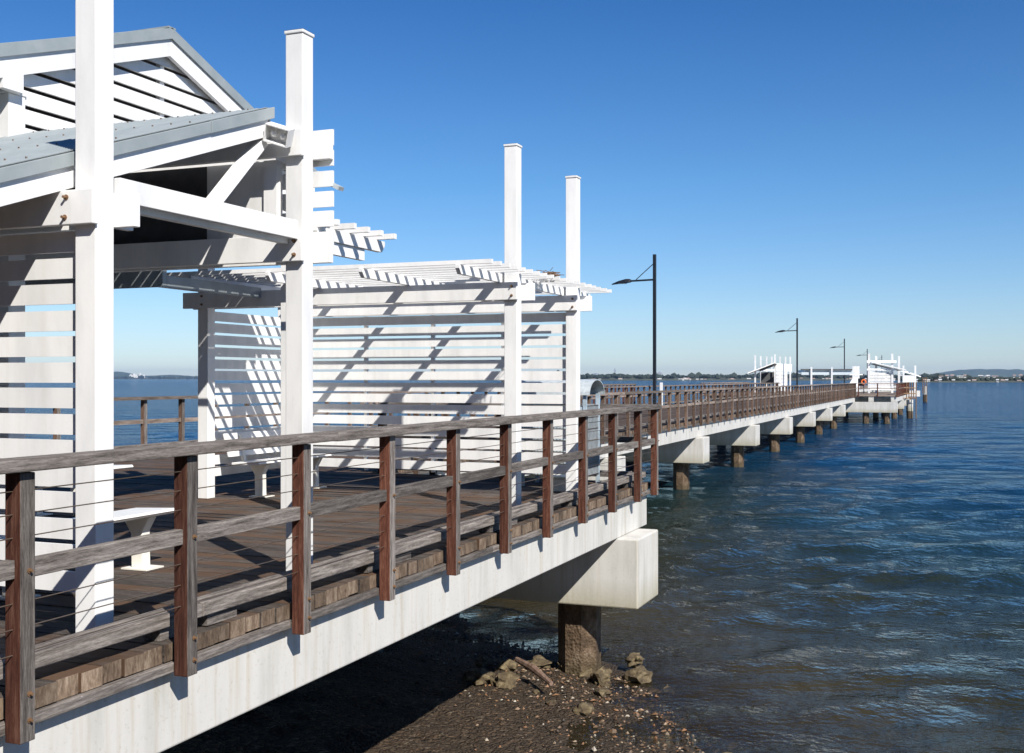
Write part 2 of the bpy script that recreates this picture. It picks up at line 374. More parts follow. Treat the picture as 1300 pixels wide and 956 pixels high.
# ================================================================ PIER SECTIONS
def planks(x0, x1, y0, y1, pitch=.155, th=.095):
    m = MB(); x = x0
    while x < x1-.03:
        e = min(x+pitch-.008, x1)
        m.box(x, e, y0+random.uniform(-.012, .012), y1+random.uniform(-.01, .01), -th+random.uniform(-.006, .003), random.uniform(-.005, .002), mx=0, my=1, mz=0); x += pitch
    return m
def kerb(root, x0, x1, y0, y1, seg=2.35, mat='grey_x', blocks=False):
    k = MB(); x = x0
    while x < x1-.05:
        e = min(x+seg, x1); k.box(x, e-.006, y0, y1, .072+random.uniform(-.003, .003), .152+random.uniform(-.004, .004), rnd=random.uniform(.75, 1.15))
        if blocks:
            for q in (x+.06, min(e, x1)-.36): b = MB(); b.box(q, q+.29, y0+.02, y1-.02, .004, .070); b.build('kerb_block', mat, root)
        x = e
    k.build('kerb', mat, root, bevel=.008)
def pile_mb(x, y, r=.29, top=-1.5, bot=-4.2):
    m = MB(); m.tube((x, y, bot), (x, y, top), r, 8, rot=math.pi/8); return m
def cap_mb(x, y0, y1, t=1.06, z0=-1.5, z1=-.6):
    m = MB(); m.box(x-t/2, x+t/2, y0, y1, z0, z1); return m
root = empty('pier_platform', (15.4, 9.5, -.1), 'wide near pier platform with dark timber deck and white concrete edge beam', 'pier')
planks(-4, 15.38, 4.02, 15.2).build('deck', ['deck', 'ends'], root)
m = MB(); x = -4
while x < 15.3: m.box(x, min(x+3.4, 15.38)-.005, 3.985, 4.03, -.155, -.103); x += 3.4
m.build('fascia_board', 'grey_x', root, bevel=.004)
m = MB(); m.box(-4, 15.39, 4.055, 4.40, -.60, -.157); m.build('edge_beam', 'concrete', root, bevel=.012)
m = MB(); m.box(-4, 15.39, 14.8, 15.15, -.60, -.157); m.build('edge_beam', 'concrete', root, bevel=.012)
m = MB(); m.box(15.10, 15.385, 4.403, 14.797, -.60, -.157); m.build('end_beam', 'concrete', root)
for y in (7.0, 9.5, 12.0): m = MB(); m.box(-4, 15.09, y, y+.3, -.597, -.157); m.build('joist', 'concrete', root)
for xc in (14.47, 4.0):
    cap_mb(xc, 3.79 if xc > 10 else 4.6, 15.3, z1=-.603).build('pile_cap', 'concrete', root, bevel=.02)
    for y in (4.74, 8.2, 11.6, 14.6): pile_mb(xc-.02, y).build('pile', 'pile', root)
kerb(root, -4, 15.36, 4.06, 4.21, blocks=True)

root = empty('pier_walkway', (58, 11.8, -.1), 'long straight pier walkway on white concrete caps leading out over the sea', 'pier')
planks(15.40, 104.9, 8.42, 15.2).build('deck', ['deck', 'ends'], root)
m = MB(); m.box(15.42, 104.9, 8.385, 8.428, -.155, -.103); m.build('fascia_board', 'grey_x', root)
m = MB(); m.box(15.41, 103.4, 8.455, 8.80, -.60, -.157); m.build('edge_beam', 'concrete', root, bevel=.012)
m = MB(); m.box(15.41, 103.4, 14.8, 15.15, -.60, -.157); m.build('edge_beam', 'concrete', root)
m = MB(); m.box(15.41, 103.4, 11.0, 11.3, -.598, -.157); m.build('joist', 'concrete', root)
kerb(root, 15.45, 104.8, 8.46, 8.61); kerb(root, 15.45, 104.8, 14.95, 15.1)
for k in range(8):
    xc = (17.9, 28.4, 39.3, 50.3, 61.2, 71.7, 81.9, 92.0)[k]
    cap_mb(xc, 8.20, 15.3, z1=-.603).build('pile_cap', 'concrete', root, bevel=.02)
    for y in (9.1, 14.0): pile_mb(xc, y).build('pile', 'pile', root)

root = empty('far_pier_platform', (115, 13, -.1), 'broad far platform of the pier resting on a long concrete crosshead', 'pier')
planks(104.92, 131, 4.9, 22.5).build('deck', ['far_timber', 'ends'], root)
m = MB()
for y in (5.0, 6.9, 9.0, 13, 17, 21.6): m.box(105.0, 131, y, y+.45, -.60, -.10)
m.build('edge_beam', 'concrete', root)
for xc in (104.0, 117.0, 130.0):
    cap_mb(xc, 4.85, 22.6, z1=-.603).build('pile_cap', 'concrete', root)
    for y in (5.76, 7.5, 11.5, 15.5, 21): pile_mb(xc, y).build('pile', 'pile', root)
m = MB(); m.box(104.3, 104.88, 8.5, 15.1, -.6, -.1); m.build('step_beam', 'concrete', root)
root = empty('outer_pier_walkway', (230, 17, -.1), 'outermost stretch of the pier beyond the far platform', 'pier')
m = MB(); m.box(131.02, 335, 14, 19.5, -.1, 0); m.build('deck', 'far_timber', root)
m = MB(); m.box(131.02, 335, 14.1, 14.5, -.6, -.104); m.build('edge_beam', 'concrete', root)
for xc in range(140, 335, 11):
    cap_mb(xc, 13.9, 19.6, z1=-.603).build('pile_cap', 'concrete', root)

# ================================================================ RAILINGS
def cable(a, b, r=.0028):
    m = MB(); m.tube(a, b, r, 5); return m
def railing_x(label, x0, n, y, side, end=None, pitch=1.175, near=False, cables=True, start_rail=None, mat_r='grey_x', extra=()):
    """run along X; side=-1: the posts stand outside on the -Y side"""
    root = empty('timber_railing', (x0, y, 0), label, 'railing', None)
    yc = y + side*.015; xs = [x0+pitch*k for k in range(n)] + list(extra)
    for k, x in enumerate(xs):
        m = MB(); w_ = .045; jx = random.uniform(-.004, .004)
        m.box(x-w_+jx, x+w_+jx, yc-.045, yc+.045, -.185+random.uniform(-.012, .012), 1.028, mx=0, my=1, mz=1)
        p = m.build('post', ['red' if near else 'brown', 'grey_z'], root, bevel=.005 if near else 0)
        if near:
            for zz in (.585, .03, -.09):
                m = MB(); m.tube((x+.012, yc-.044, zz), (x+.012, yc-.064, zz), .007, 8); m.tube((x+.012, yc-.045, zz), (x+.012, yc-.050, zz), .013, 10)
                m.build('bolt', 'rust', p)
    xa = (start_rail if start_rail is not None else x0-.6); xb = end if end else xs[-1]+.12
    m = MB(); x = xa
    while x < xb-.02:
        e = min(x+3.525, xb); m.box(x, e-.003, y-.10, y+.06, 1.032+random.uniform(-.004, .004), 1.092+random.uniform(-.004, .004)); x = e
    m.build('top_rail', mat_r, root, bevel=.006 if near else 0)
    m = MB(); ks = [xa]+xs+[xb]
    for a_, b_ in zip(ks[:-1], ks[1:]):
        if b_-a_ < .12: continue
        q = random.uniform(-.012, .012); m.box(a_+.046, b_-.046, yc-.02, yc+.035, .548+q, .632+q)
    m.build('mid_rail', mat_r, root, bevel=.004 if near else 0)
    if cables:
        for zz in (.945, .84, .735, .44, .325, .21): cable((xa, yc, zz), (xb, yc, zz), .0032 if near else .003).build('cable', 'steel', root)
    return root
# near run beside the photographer
railing_x('grey and red timber railing with wire cables along the near platform edge', .375, 13, 3.95, -1, end=15.44, near=True, start_rail=-4, extra=(15.36,))
railing_x('timber railing along the right side of the long walkway', 15.6, 76, 8.36, -1, end=104.5, cables=True, mat_r='far_timber')
railing_x('timber railing along the far left side of the platform', -3.0, 16, 15.15, 1, end=15.38, start_rail=-4, mat_r='far_timber')
railing_x('timber railing along the left side of the long walkway', 15.9, 76, 15.15, 1, end=104.9, start_rail=15.39, cables=False, mat_r='far_timber')
root = empty('timber_railing', (15.36, 6.2, 0), 'short timber railing across the end of the near platform', 'railing')
m = MB(); m.box(15.28, 15.44, 4.02, 8.30, 1.034, 1.094); m.build('top_rail', 'grey_y', root, bevel=.005)
m = MB(); m.box(15.34, 15.39, 4.05, 8.30, .55, .63); m.build('mid_rail', 'grey_y', root)
m = MB(); m.box(15.20, 15.34, 4.25, 8.30, .07, .15); m.build('kerb', 'grey_y', root, bevel=.006)
for y in (5.2, 6.3, 7.4, 8.28):
    m = MB(); m.box(15.395, 15.485, y-.045, y+.045, -.18, 1.03, mx=0, my=1, mz=1); m.build('post', ['red', 'grey_z'], root)
for zz in (.945, .84, .735, .44, .325, .21): cable((15.37, 3.98, zz), (15.37, 8.3, zz)).build('cable', 'steel', root)
# look-out bay on the left of the walkway with taller balusters
root = empty('bay_railing', (54, 15.6, 0), 'look-out bay railing with close upright balusters beside the first lamp post', 'railing')
m = MB()
for k in range(12): m.box(50.2+k*.72, 50.28+k*.72, 15.96, 16.04, .0, 1.16)
m.build('baluster', 'red', root); m = MB(); m.box(50.1, 58.3, 15.94, 16.06, 1.12, 1.19); m.build('top_rail', 'far_timber', root)
m = MB(); m.box(50.1, 58.3, 15.22, 16.1, -.1, 0); m.build('deck', 'far_timber', root)
# far platform railings
def simple_rail(label, p0, p1, pitch=1.2):
    root = empty('timber_railing', (p0[0], p0[1], 0), label, 'railing'); a = Vector((*p0, 0)); b = Vector((*p1, 0)); n = max(1, int((b-a).length/pitch))
    for k in range(n+1):
        q = a.lerp(b, k/n); m = MB(); m.box(q.x-.05, q.x+.05, q.y-.05, q.y+.05, -.18, 1.03); m.build('post', 'red', root)
    for z, nm in ((1.06, 'top_rail'), (.59, 'mid_rail')):
        m = MB(); m.bar(a+Vector((0, 0, z)), b+Vector((0, 0, z)), .12 if z > 1 else .05, .07); m.build(nm, 'far_timber', root)
simple_rail('timber railing on the front edge of the far platform, right part', (104.9, 4.95), (104.9, 8.2))
simple_rail('timber railing on the front edge of the far platform, left part', (104.9, 15.4), (104.9, 22.4))
simple_rail('timber railing along the right side of the far platform', (106.2, 4.9), (130.5, 4.9), 2.4)
simple_rail('timber railing along the left side of the far platform', (106.2, 22.4), (130.5, 22.4), 2.4)

# ================================================================ SHELTERS
PW = .145
def post_mb(x, y, top=4.0, w_=PW):
    m = MB(); m.box(x, x+w_, y, y+w_, 0.003, top-.045); m.box(x-.008, x+w_+.008, y-.008, y+w_+.008, top-.043, top-.018)
    cx, cy = x+w_/2, y+w_/2; h = w_/2+.008
    m.add([(cx-h, cy-h, top-.018), (cx+h, cy-h, top-.018), (cx+h, cy+h, top-.018), (cx-h, cy+h, top-.018), (cx, cy, top)], [(0, 1, 4), (1, 2, 4), (2, 3, 4), (3, 0, 4)])
    return m
def slats_y(x, y0, y1, z1=2.28, n=14, pitch=.147, h=.115, t=.022):      # panel facing X
    m = MB()
    for i in range(n):
        q = random.uniform(-.005, .005); m.box(x+random.uniform(-.002, .002), x+t, y0, y1, z1-pitch*i-h+q, z1-pitch*i+q)
    return m
def slats_x(y, x0, x1, z1=2.28, n=14, pitch=.147, h=.115, t=.022):
    m = MB()
    for i in range(n):
        q = random.uniform(-.005, .005); m.box(x0, x1, y+random.uniform(-.002, .002), y+t, z1-pitch*i-h+q, z1-pitch*i+q)
    return m
def rafter(x0, x1, y, z=2.492, h=.092, t=.045):
    return MB().prism([(x0+.05, z), (x1-.05, z), (x1, z+h*.62), (x1, z+h), (x0, z+h), (x0, z+h*.62)], 1, y, y+t)
def bolts(root, pts):
    for (x, y, z) in pts:
        m = MB(); m.tube((x, y, z), (x-.028, y, z), .008, 8); m.tube((x, y, z), (x-.006, y, z), .015, 10)
        m.build('bolt', 'rust', root)
def pergola(root, x0, x1, y0, y1, raf, pitch=.226, z=2.587):
    for ry in raf: rafter(x0, x1, ry).build('rafter', 'white', root, bevel=.002)
    x = x0+.03
    while x < x1-.02:
        m = MB(); m.box(x, x+.042, y0+random.uniform(-.012, .012), y1, z, z+.042); m.build('roof_batten', 'white', root); x += pitch
def beams(root, x, yl, yr_front, yr_back, yl2=None, z0=2.30, z1=2.49, bolt_y=()):
    m = MB(); m.box(x-.048, x-.002, yr_front, yl, z0, z1); m.build('cross_beam', 'white', root, bevel=.004)
    m = MB(); m.box(x+PW+.002, x+PW+.050, yr_back, yl, z0, z1); m.build('cross_beam', 'white', root, bevel=.004)
    bolts(root, [(x-.048, by, zz) for by in bolt_y for zz in (z0+.045, z1-.045)])

# ---- shelter with the open pergola (second from the camera)
def pergola_shelter(u0, u1, v0, v1, label, group=None, bolt=True):
    root = empty('pergola_shelter', (u0, v0, 0), label, 'shelter', group)
    for (x, y) in ((u0, v0), (u1, v0), (u0, v1), (u1, v1)): post_mb(x, y).build('post', 'white', root, bevel=.006)
    for x in (u0, u1): beams(root, x, v1+.33, v0-.02, v0-.14, bolt_y=(v0+.04, v1+.05) if bolt else ())
    slats_y(u1+.05, v0+PW+.003, v1-.003).build('slat_panel', 'white', root)
    slats_x(v1+.06, u0+PW+.003, u1-.003).build('slat_panel', 'white', root)
    for k in range(1, 4):
        y = v0+(v1-v0)*k/4; m = MB(); m.box(u1+.075, u1+.12, y, y+.045, .22, 2.29); m.build('stud', 'white', root)
    pergola(root, u0-1.10, u1+PW+.98, v0-.16, v1+.25, [v0+.18, v0+1.27, v0+2.4, v0+3.4, v1+.02])
    return root
sh2 = pergola_shelter(11.25, 13.30, 4.40, 8.40, 'white slatted shelter with open batten pergola in the middle of the platform')

# ---- near shelter with skillion roof
u0, u1, v0, v1 = 4.90, 7.00, 4.40, 8.40
SL = .35
def zr(x): return 2.464 + SL*(x-4.43)
sh1 = empty('roofed_shelter', (u0, v0, 0), 'white slatted shelter with sloping blue-grey metal roof nearest the camera', 'shelter')
for (x, y) in ((u0, v0), (u1, v0), (u0, v1), (u1, v1)): post_mb(x, y).build('post', 'white', sh1, bevel=.006)
beams(sh1, u0, v1+.3, v0-.02, v0-.14, bolt_y=()); beams(sh1, u1, v1+.3, v0-.02, v0-.14, bolt_y=(v0+.04,))
bolts(sh1, [(u0-.048, v0+.16, 2.45), (u0-.048, v0+.17, 2.34)])
beams(sh1, u1, v1+.3, v0-.02, v0-.14, z0=3.06, z1=3.25)
slats_y(u0+.06, v0+PW+.003, v1-.003).build('slat_panel', 'white', sh1)
slats_x(v1+.06, u0+PW+.003, u1-.003).build('slat_panel', 'white', sh1)
for y in (5.6, 6.7, 7.6): m = MB(); m.box(u0+.085, u0+.13, y, y+.045, .22, 2.29); m.build('stud', 'white', sh1)
slats_y(u1+PW+.055, v0-.13, v1+.1, z1=3.285, n=6, pitch=.149).build('upper_slat_panel', 'white', sh1)
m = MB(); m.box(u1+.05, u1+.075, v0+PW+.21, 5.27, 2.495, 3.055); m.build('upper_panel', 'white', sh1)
m = MB(); m.box(u1+.05, u1+.075, 5.275, v1, 2.495, 3.055); m.build('painted_shade_panel', 'soffit', sh1)  # rest of the upper panel, its shade painted in as a dark colour
m = MB(); m.box(u1+.02, u1+.10, v0+PW+.09, v0+PW+.20, 2.495, 3.055); m.build('stud', 'white', sh1)
# edge beam between the posts: a deep outer board and a shallow inner one
m = MB(); m.box(u0+PW+.055, u1-.052, v0+.005, v0+.05, 2.455, 2.590); m.build('side_beam', 'white', sh1, bevel=.003)
m = MB(); m.box(u0+PW+.055, u1-.052, v0+.085, v0+.14, 2.425, 2.47); m.build('side_beam', 'white', sh1, bevel=.003)
m = MB(); m.box(u0+PW+.052, u0+PW+.42*0+.16, v0-.0, v0+.045, 2.30, 2.453); m.build('bearer_block', 'white', sh1, bevel=.003)
m = MB(); m.bar((7.24, 4.38, 2.93), (7.24, 4.22, 2.85), .07, .03); m.build('flashing', 'galv', sh1)
# brace
m = MB(); m.bar((6.15, 4.66, 2.50), (6.86, 4.66, 3.16), .07, .09, up=(0, 1, 0)); m.build('brace', 'white', sh1, bevel=.003)
# roof sheet, corrugated across Y (ribs run up the slope)
XR0, XR1, YR0, YR1 = 3.75, 6.86, 4.60, 8.75
vs = []; n = int((YR1-YR0-.03)/.0125)
prof = []
for k in range(n+1):
    y = YR0+.012+k*.0125; prof.append((y, .009*math.sin((y-YR0)*2*math.pi/.076)))
off = .080
for (y, dz) in prof:
    for x in (XR0, XR1): vs.append((x, y, zr(x)+off+dz))
for (y, dz) in prof:
    for x in (XR0, XR1): vs.append((x, y, zr(x)+off-.004+dz))
N = len(prof); fs = []
for k in range(N-1):
    fs.append((2*k, 2*k+1, 2*k+3, 2*k+2)); b = 2*N; fs.append((b+2*k, b+2*k+2, b+2*k+3, b+2*k+1))
fs += [(0, 2*N, 2*N+1, 1), (2*N-2, 2*N-1, 4*N-1, 4*N-2)]
m = MB().add(vs, fs); roof = m.build('roof', 'roof', sh1, smooth=False)
m = MB()
for x in (4.0, 4.7, 5.4, 6.1, 6.75):
    y = YR0+.095
    while y < YR1-.05:
        z = zr(x)+off+.009; m.tube((x, y, z-.004), (x, y, z+.008), .006, 6); y += .152
m.build('roof_screw', 'steel', roof)
def rake(root, y0, y1, x0, x1, f, z0, z1, mat, name):
    MB().prism([(x0, f(x0)+z0), (x1, f(x1)+z0), (x1, f(x1)+z1), (x0, f(x0)+z1)], 1, y0, y1).build(name, mat, root, bevel=.003)
rake(sh1, YR0-.022, YR0, XR0, 6.17, zr, .0, .078, 'roof', 'rake_flashing'); rake(sh1, YR0-.024, YR0, 6.175, XR1+.05, zr, -.002, .080, 'roof', 'rake_flashing')
rake(sh1, YR0, YR0+.05, XR0, XR1, zr, -.125, .060, 'white', 'barge_board')
rake(sh1, YR1-.05, YR1, XR0, XR1, zr, -.125, .085, 'white', 'barge_board')
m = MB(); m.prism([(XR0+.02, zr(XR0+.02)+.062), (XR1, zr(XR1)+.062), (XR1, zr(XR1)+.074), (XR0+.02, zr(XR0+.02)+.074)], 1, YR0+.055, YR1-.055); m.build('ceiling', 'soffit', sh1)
for y in (5.5, 6.5, 7.5): rake(sh1, y, y+.045, XR0+.05, XR1-.05, zr, -.06, .058, 'white', 'rafter')
m = MB(); m.box(XR1+.002, XR1+.03, YR0, YR1, zr(XR1)-.05, zr(XR1)+.085); m.build('top_flashing', 'roof', sh1)
bolts(sh1, [(4.62, YR0+.02, 2.43)])
# pergola strip behind the near shelter
pergola(sh1, u1+PW+.055, 8.26, v0-.16, v1+.25, [v0+.0, v0+1.1, v0+2.2, v0+3.2], pitch=.222)
m = MB(); m.box(7.22, 7.95, v0+.02, v0+.065, 2.40, 2.488); m.build('outrigger', 'white', sh1)

# ---- gabled pavilion
PV = 6.70; UR = 8.45; ZRD = 4.66; UE0, UE1 = 5.95, 10.95
def zg(x): return ZRD - SL*abs(x-UR)
pav = empty('gabled_pavilion', (UR, 9.5, 0), 'tall gabled pavilion with white slatted gable and blue-grey roof behind the near shelter', 'pavilion')
for y in (PV+.09, 12.25):
    for x in (6.62, 10.62): post_mb(x, y, 3.7 if x < 8 else 3.55, .17).build('post', 'white', pav, bevel=.006)
for s_, (xa, xb) in ((0, (UE0, UR)), (1, (UR, UE1))):
    ys = [PV+.012+k*.038 for k in range(int((12.6-PV)/.038))]
    vs = []
    for j, y in enumerate(ys):
        dz = .008*(1 if j % 2 else -1)
        for x in (xa, xb): vs.append((x, y, zg(x)+.012+dz))
    for j, y in enumerate(ys):
        dz = .008*(1 if j % 2 else -1)
        for x in (xa, xb): vs.append((x, y, zg(x)+.006+dz))
    N = len(ys); fs = []
    for k in range(N-1): fs += [(2*k, 2*k+1, 2*k+3, 2*k+2), (2*N+2*k, 2*N+2*k+2, 2*N+2*k+3, 2*N+2*k+1)]
    MB().add(vs, fs).build('roof', 'roof', pav)
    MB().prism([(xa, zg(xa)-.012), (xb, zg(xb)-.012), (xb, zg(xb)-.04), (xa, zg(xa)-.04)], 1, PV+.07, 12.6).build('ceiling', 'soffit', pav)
    for yy, d_ in ((PV, 1), (12.6, -1)):
        MB().prism([(xa, zg(xa)-.085), (xb, zg(xb)-.085), (xb, zg(xb)+.015), (xa, zg(xa)+.015)], 1, yy, yy+.02*d_).build('rake_flashing', 'roof', pav)
        MB().prism([(xa+.0, zg(xa)-.245), (xb, zg(xb)-.245), (xb, zg(xb)-.045), (xa, zg(xa)-.045)], 1, yy+.022*d_, yy+.065*d_).build('barge_board', 'white', pav, bevel=.003)
m = MB(); m.box(UR-.05, UR+.05, PV+.00, 12.60, ZRD+.004, ZRD+.020); m.build('ridge_cap', 'roof', pav)
for xe, d_ in ((UE0, -1), (UE1, 1)):
    m = MB(); m.box(min(xe, xe+.1*d_), max(xe, xe+.1*d_), PV-.02, 12.62, zg(xe)-.10, zg(xe)+.005); m.build('gutter', 'galv', pav)
for gy in (PV+.10, 12.22):                       # gable infill slats
    m = MB(); z = 3.16
    while z < 4.50:
        zt = z+.113; half = (ZRD-.075-zt)/SL
        x0_, x1_ = max(6.72, UR-half), min(10.62, UR+half)
        if x1_-x0_ > .25: m.box(x0_, x1_, gy, gy+.022, z, zt)
        z += .147
    m.build('gable_slats', 'white', pav)
m = MB(); 
for x in (7.55, 8.43, 9.35): m.box(x, x+.06, PV+.125, PV+.17, 3.15, zg(x)-.25)
m.build('stud', 'white', pav)
m = MB(); m.box(6.50, 6.70, PV+.02, PV+.085, 3.66, 3.83); m.build('eave_block', 'white', pav)
m = MB(); m.box(9.50, 11.19, 7.60, 7.66, 2.40, 2.52); m.build('tie_beam', 'roof', pav)  # darker roof grey puts the shade on this beam into its colour
m = MB(); m.box(9.43, 9.495, 7.60, 12.2, 2.40, 2.66); m.build('tie_beam', 'roof', pav)  # same dark grey, standing in for shade on the cross piece
m = MB(); m.box(6.79, 8.385, PV+.09, PV+.14, 2.95, 3.12); m.build('tie_beam', 'white', pav)

# ---- floodlight on the near shelter
fl = empty('floodlight', (6.93, 4.50, 3.2), 'white box floodlight with two lamps clamped to the second tall post', 'floodlight')
Mx = Matrix.Translation((6.84, 4.50, 3.19)) @ Matrix.Rotation(R(14), 4, 'Z') @ Matrix.Rotation(R(18), 4, 'X') @ Matrix.Rotation(R(-20), 4, 'Y')
def tbox(m, x0, x1, y0, y1, z0, z1):
    vs = [Mx @ Vector((x, y, z)) for x in (x0, x1) for y in (y0, y1) for z in (z0, z1)]
    m.add(vs, [(0, 1, 3, 2), (4, 6, 7, 5), (0, 4, 5, 1), (2, 3, 7, 6), (0, 2, 6, 4), (1, 5, 7, 3)])
m = MB(); A, B = .092, .064
tbox(m, .045, .055, -A, A, -B, B); tbox(m, -.045, .044, -A, -A+.008, -B, B); tbox(m, -.045, .044, A-.008, A, -B, B)
tbox(m, -.045, .044, -A+.009, A-.009, -B, -B+.008); tbox(m, -.045, .044, -A+.009, A-.009, B-.008, B); m.build('housing', 'white', fl)
for dy in (-.036, .036):
    c = Mx @ Vector((.005, dy, 0)); m = MB(); m.blob(c, (.026, .026, .026), 2, 0); m.build('bulb', 'bulb', fl, smooth=True)
m = MB(); m.tube(Mx @ Vector((.055, 0, 0)), (6.96, 4.47, 3.13), .014, 8); m.build('bracket', 'white', fl)
# ---- twig nest on the pergola
m = MB(); rn = random.Random(2)
for k in range(70):
    a_ = rn.uniform(0, 6.28); x, y = 12.3+rn.gauss(0, .09), 4.42+rn.gauss(0, .05); z = 2.645+abs(rn.gauss(0, .022))
    d = Vector((math.cos(a_), math.sin(a_), rn.uniform(-.3, .3)))*rn.uniform(.04, .10); m.tube(Vector((x, y, z))-d, Vector((x, y, z))+d, .004, 4)
tag(m.build('bird_nest', 'nest'), 'small brown twig nest on the pergola battens behind the third tall post', 'nest')

# ================================================================ BENCHES (run along X, backrest on the +Y side)
def bench(x0, x1, yf, label, legs, back=True):
    root = empty('bench', ((x0+x1)/2, yf+.2, 0), label, 'bench', None)
    def strip(poly, nm):
        MB().prism(poly, 0, x0, x1).build(nm, 'cream' if False else 'white', root, bevel=.006)
    strip([(yf, .425), (yf+.02, .41), (yf+.40, .405), (yf+.40, .435), (yf+.02, .45)], 'seat')
    if back: strip([(yf+.43, .50), (yf+.455, .50), (yf+.53, .78), (yf+.505, .785)], 'backrest')
    for x in legs:
        l = MB().prism([(yf+.13, .012), (yf+.24, .012), (yf+.245, .27), (yf+.33, .40), (yf+.07, .40), (yf+.135, .29)], 0, x-.045, x+.045).build('leg', 'cream', root, bevel=.008)
        if back: MB().prism([(yf+.40, .40), (yf+.44, .40), (yf+.51, .76), (yf+.47, .76)], 0, x-.025, x+.025).build('back_bracket', 'cream', root)
        m = MB(); m.box(x-.10, x+.10, yf+.05, yf+.29, .003, .014); m.build('foot_plate', 'cream', l)
bench(5.3, 7.15, 5.62, 'white backless bench inside the roofed near shelter', (5.7, 6.95), False)
bench(8.9, 10.56, 8.92, 'white backless bench in the shade behind the first tall post', (9.25, 9.85), False)
bench(11.42, 13.15, 7.78, 'white bench against the side wall of the pergola shelter', (11.72, 12.95))

# ================================================================ BIN ENCLOSURE at the platform end
bn = empty('bin_enclosure', (14.4, 4.75, 0), 'blue-grey mesh bin enclosure with curved metal roof at the platform end', 'bin')
bx0, bx1, by0, by1 = 14.15, 14.76, 4.55, 5.48
for x in (bx0, bx1-.045):
    for y in (by0, by1-.045): m = MB(); m.box(x, x+.045, y, y+.045, .003, 1.25); m.build('post', 'mesh', bn)
m = MB()
m.box(bx0+.047, bx1-.047, by0+.012, by0+.018, .16, 1.10); m.box(bx0+.012, bx0+.018, by0+.047, by1-.047, .16, 1.10); m.box(bx1-.018, bx1-.012, by0+.047, by1-.047, .16, 1.10)
m.box(bx0+.047, bx1-.047, by1-.018, by1-.012, .16, 1.10); m.build('panel', 'mesh', bn)
m = MB(); k = 0
for z in [.16+.155*i for i in range(7)]: m.box(bx0+.047, bx1-.047, by0+.004, by0+.010, z, z+.008); m.box(bx0+.004, bx0+.010, by0+.047, by1-.047, z, z+.008)
for i in range(1, 12): x = bx0+.047+i*.045; m.box(x, x+.004, by0+.0045, by0+.0095, .17, 1.09)
for i in range(1, 18): y = by0+.047+i*.045; m.box(bx0+.0045, bx0+.0095, y, y+.004, .17, 1.09)
m.build('wire_mesh', 'steel', bn)
ns = 14; cx = (bx0+bx1)/2; rr = (bx1-bx0)/2+.04; outer = [(cx-rr*math.cos(math.pi*k/ns), 1.235+.21*math.sin(math.pi*k/ns)) for k in range(ns+1)]
inner = [(cx-(rr-.012)*math.cos(math.pi*k/ns), 1.235+.198*math.sin(math.pi*k/ns)) for k in range(ns+1)][::-1]
MB().prism(outer+inner, 1, by0-.06, by1+.06).build('roof', 'galv', bn)
# concrete block bollard beside the kerb inside the shelter end
m = MB(); m.box(13.62, 13.98, 4.62, 4.95, .003, .17); m.box(13.60, 14.0, 4.60, 4.97, .172, .20)
tag(m.build('service_box', 'cream', bevel=.01), 'low cream service box on the deck behind the fourth tall post', 'service box')

# white twin uprights fixed to the walkway rail
def w_hoop(x, y, lab):
    r_ = empty('white_hoop', (x, y, 0), lab, 'handrail')
    for dy in (0, .42): m = MB(); m.tube((x, y+dy, .02), (x, y+dy, 1.2), .03, 10); m.build('upright', 'white', r_)
    m = MB(); m.tube((x, y, 1.2), (x, y+.42, 1.2), .03, 10); m.build('top_bar', 'white', r_)
w_hoop(24.5, 8.75, 'white tubular hoop standing beside the walkway rail near the bin')
x, y = P(839.5, 60); m = MB(); m.box(x-.07, x+.07, y-.07, y+.07, .003, 1.25)
tag(m.build('white_marker_post', 'white', bevel=.01), 'short white marker post by the left walkway rail next to the first lamp', 'post')

# ================================================================ LAMP POSTS
def lamp():
    r_ = empty('lamp_post', (0, 0, 0), '', 'lamp post', 'black lamp posts along the pier')
    m = MB(); m.box(-.08, .08, -.08, .08, .02, 7.95); m.build('pole', 'black', r_, bevel=.01)
    m = MB(); m.box(-.16, .16, -.16, .16, .003, .02); m.build('base_plate', 'black', r_)
    m = MB(); m.bar((0, .08, 6.63), (0, 1.30, 6.60), .09, .09); m.build('arm', 'black', r_)
    m = MB(); m.tube((0, .08, 7.45), (0, 1.0, 6.66), .022, 8); m.build('stay', 'black', r_)
    hd = MB(); sec = [(1.25, .05, .06, 6.60), (1.33, .17, .11, 6.60), (1.55, .20, .13, 6.585), (1.95, .17, .09, 6.53), (2.32, .05, .03, 6.45)]
    vs = []
    for (y, w_, h_, z) in sec: vs += [(-w_, y, z-h_*.6), (w_, y, z-h_*.6), (w_*.8, y, z+h_*.3), (w_*.35, y, z+h_), (-w_*.35, y, z+h_), (-w_*.8, y, z+h_*.3)]
    fs = [(6*i+k, 6*i+(k+1) % 6, 6*i+6+(k+1) % 6, 6*i+6+k) for i in range(len(sec)-1) for k in range(6)] + [(5, 4, 3, 2, 1, 0), tuple(24+k for k in range(6))]
    hd.add(vs, fs); hd.build('lamp_head', 'black', r_, bevel=.008)
    m = MB(); m.box(-.12, .12, 1.5, 1.95, 6.470, 6.482); m.build('lens', 'bulb', r_)
    return r_
lp = lamp()
spots = [(831, 58.7), (1012, 120.5), (1072, 182), (1101, 244), (1119.5, 309)]
labs = ['nearest and tallest black lamp post over the walkway', 'second black lamp post beside the far left shelter', 'third black lamp post in front of the long pale canopy', 'fourth black lamp post just left of the far slatted shelter', 'fifth and farthest black lamp post showing behind the far slatted shelter']
for i, (px, d) in enumerate(spots):
    o = lp if i == 0 else copy_tree(lp)
    x, y = P(px, d); o.location = (x, y, 0); o['label'] = labs[i]

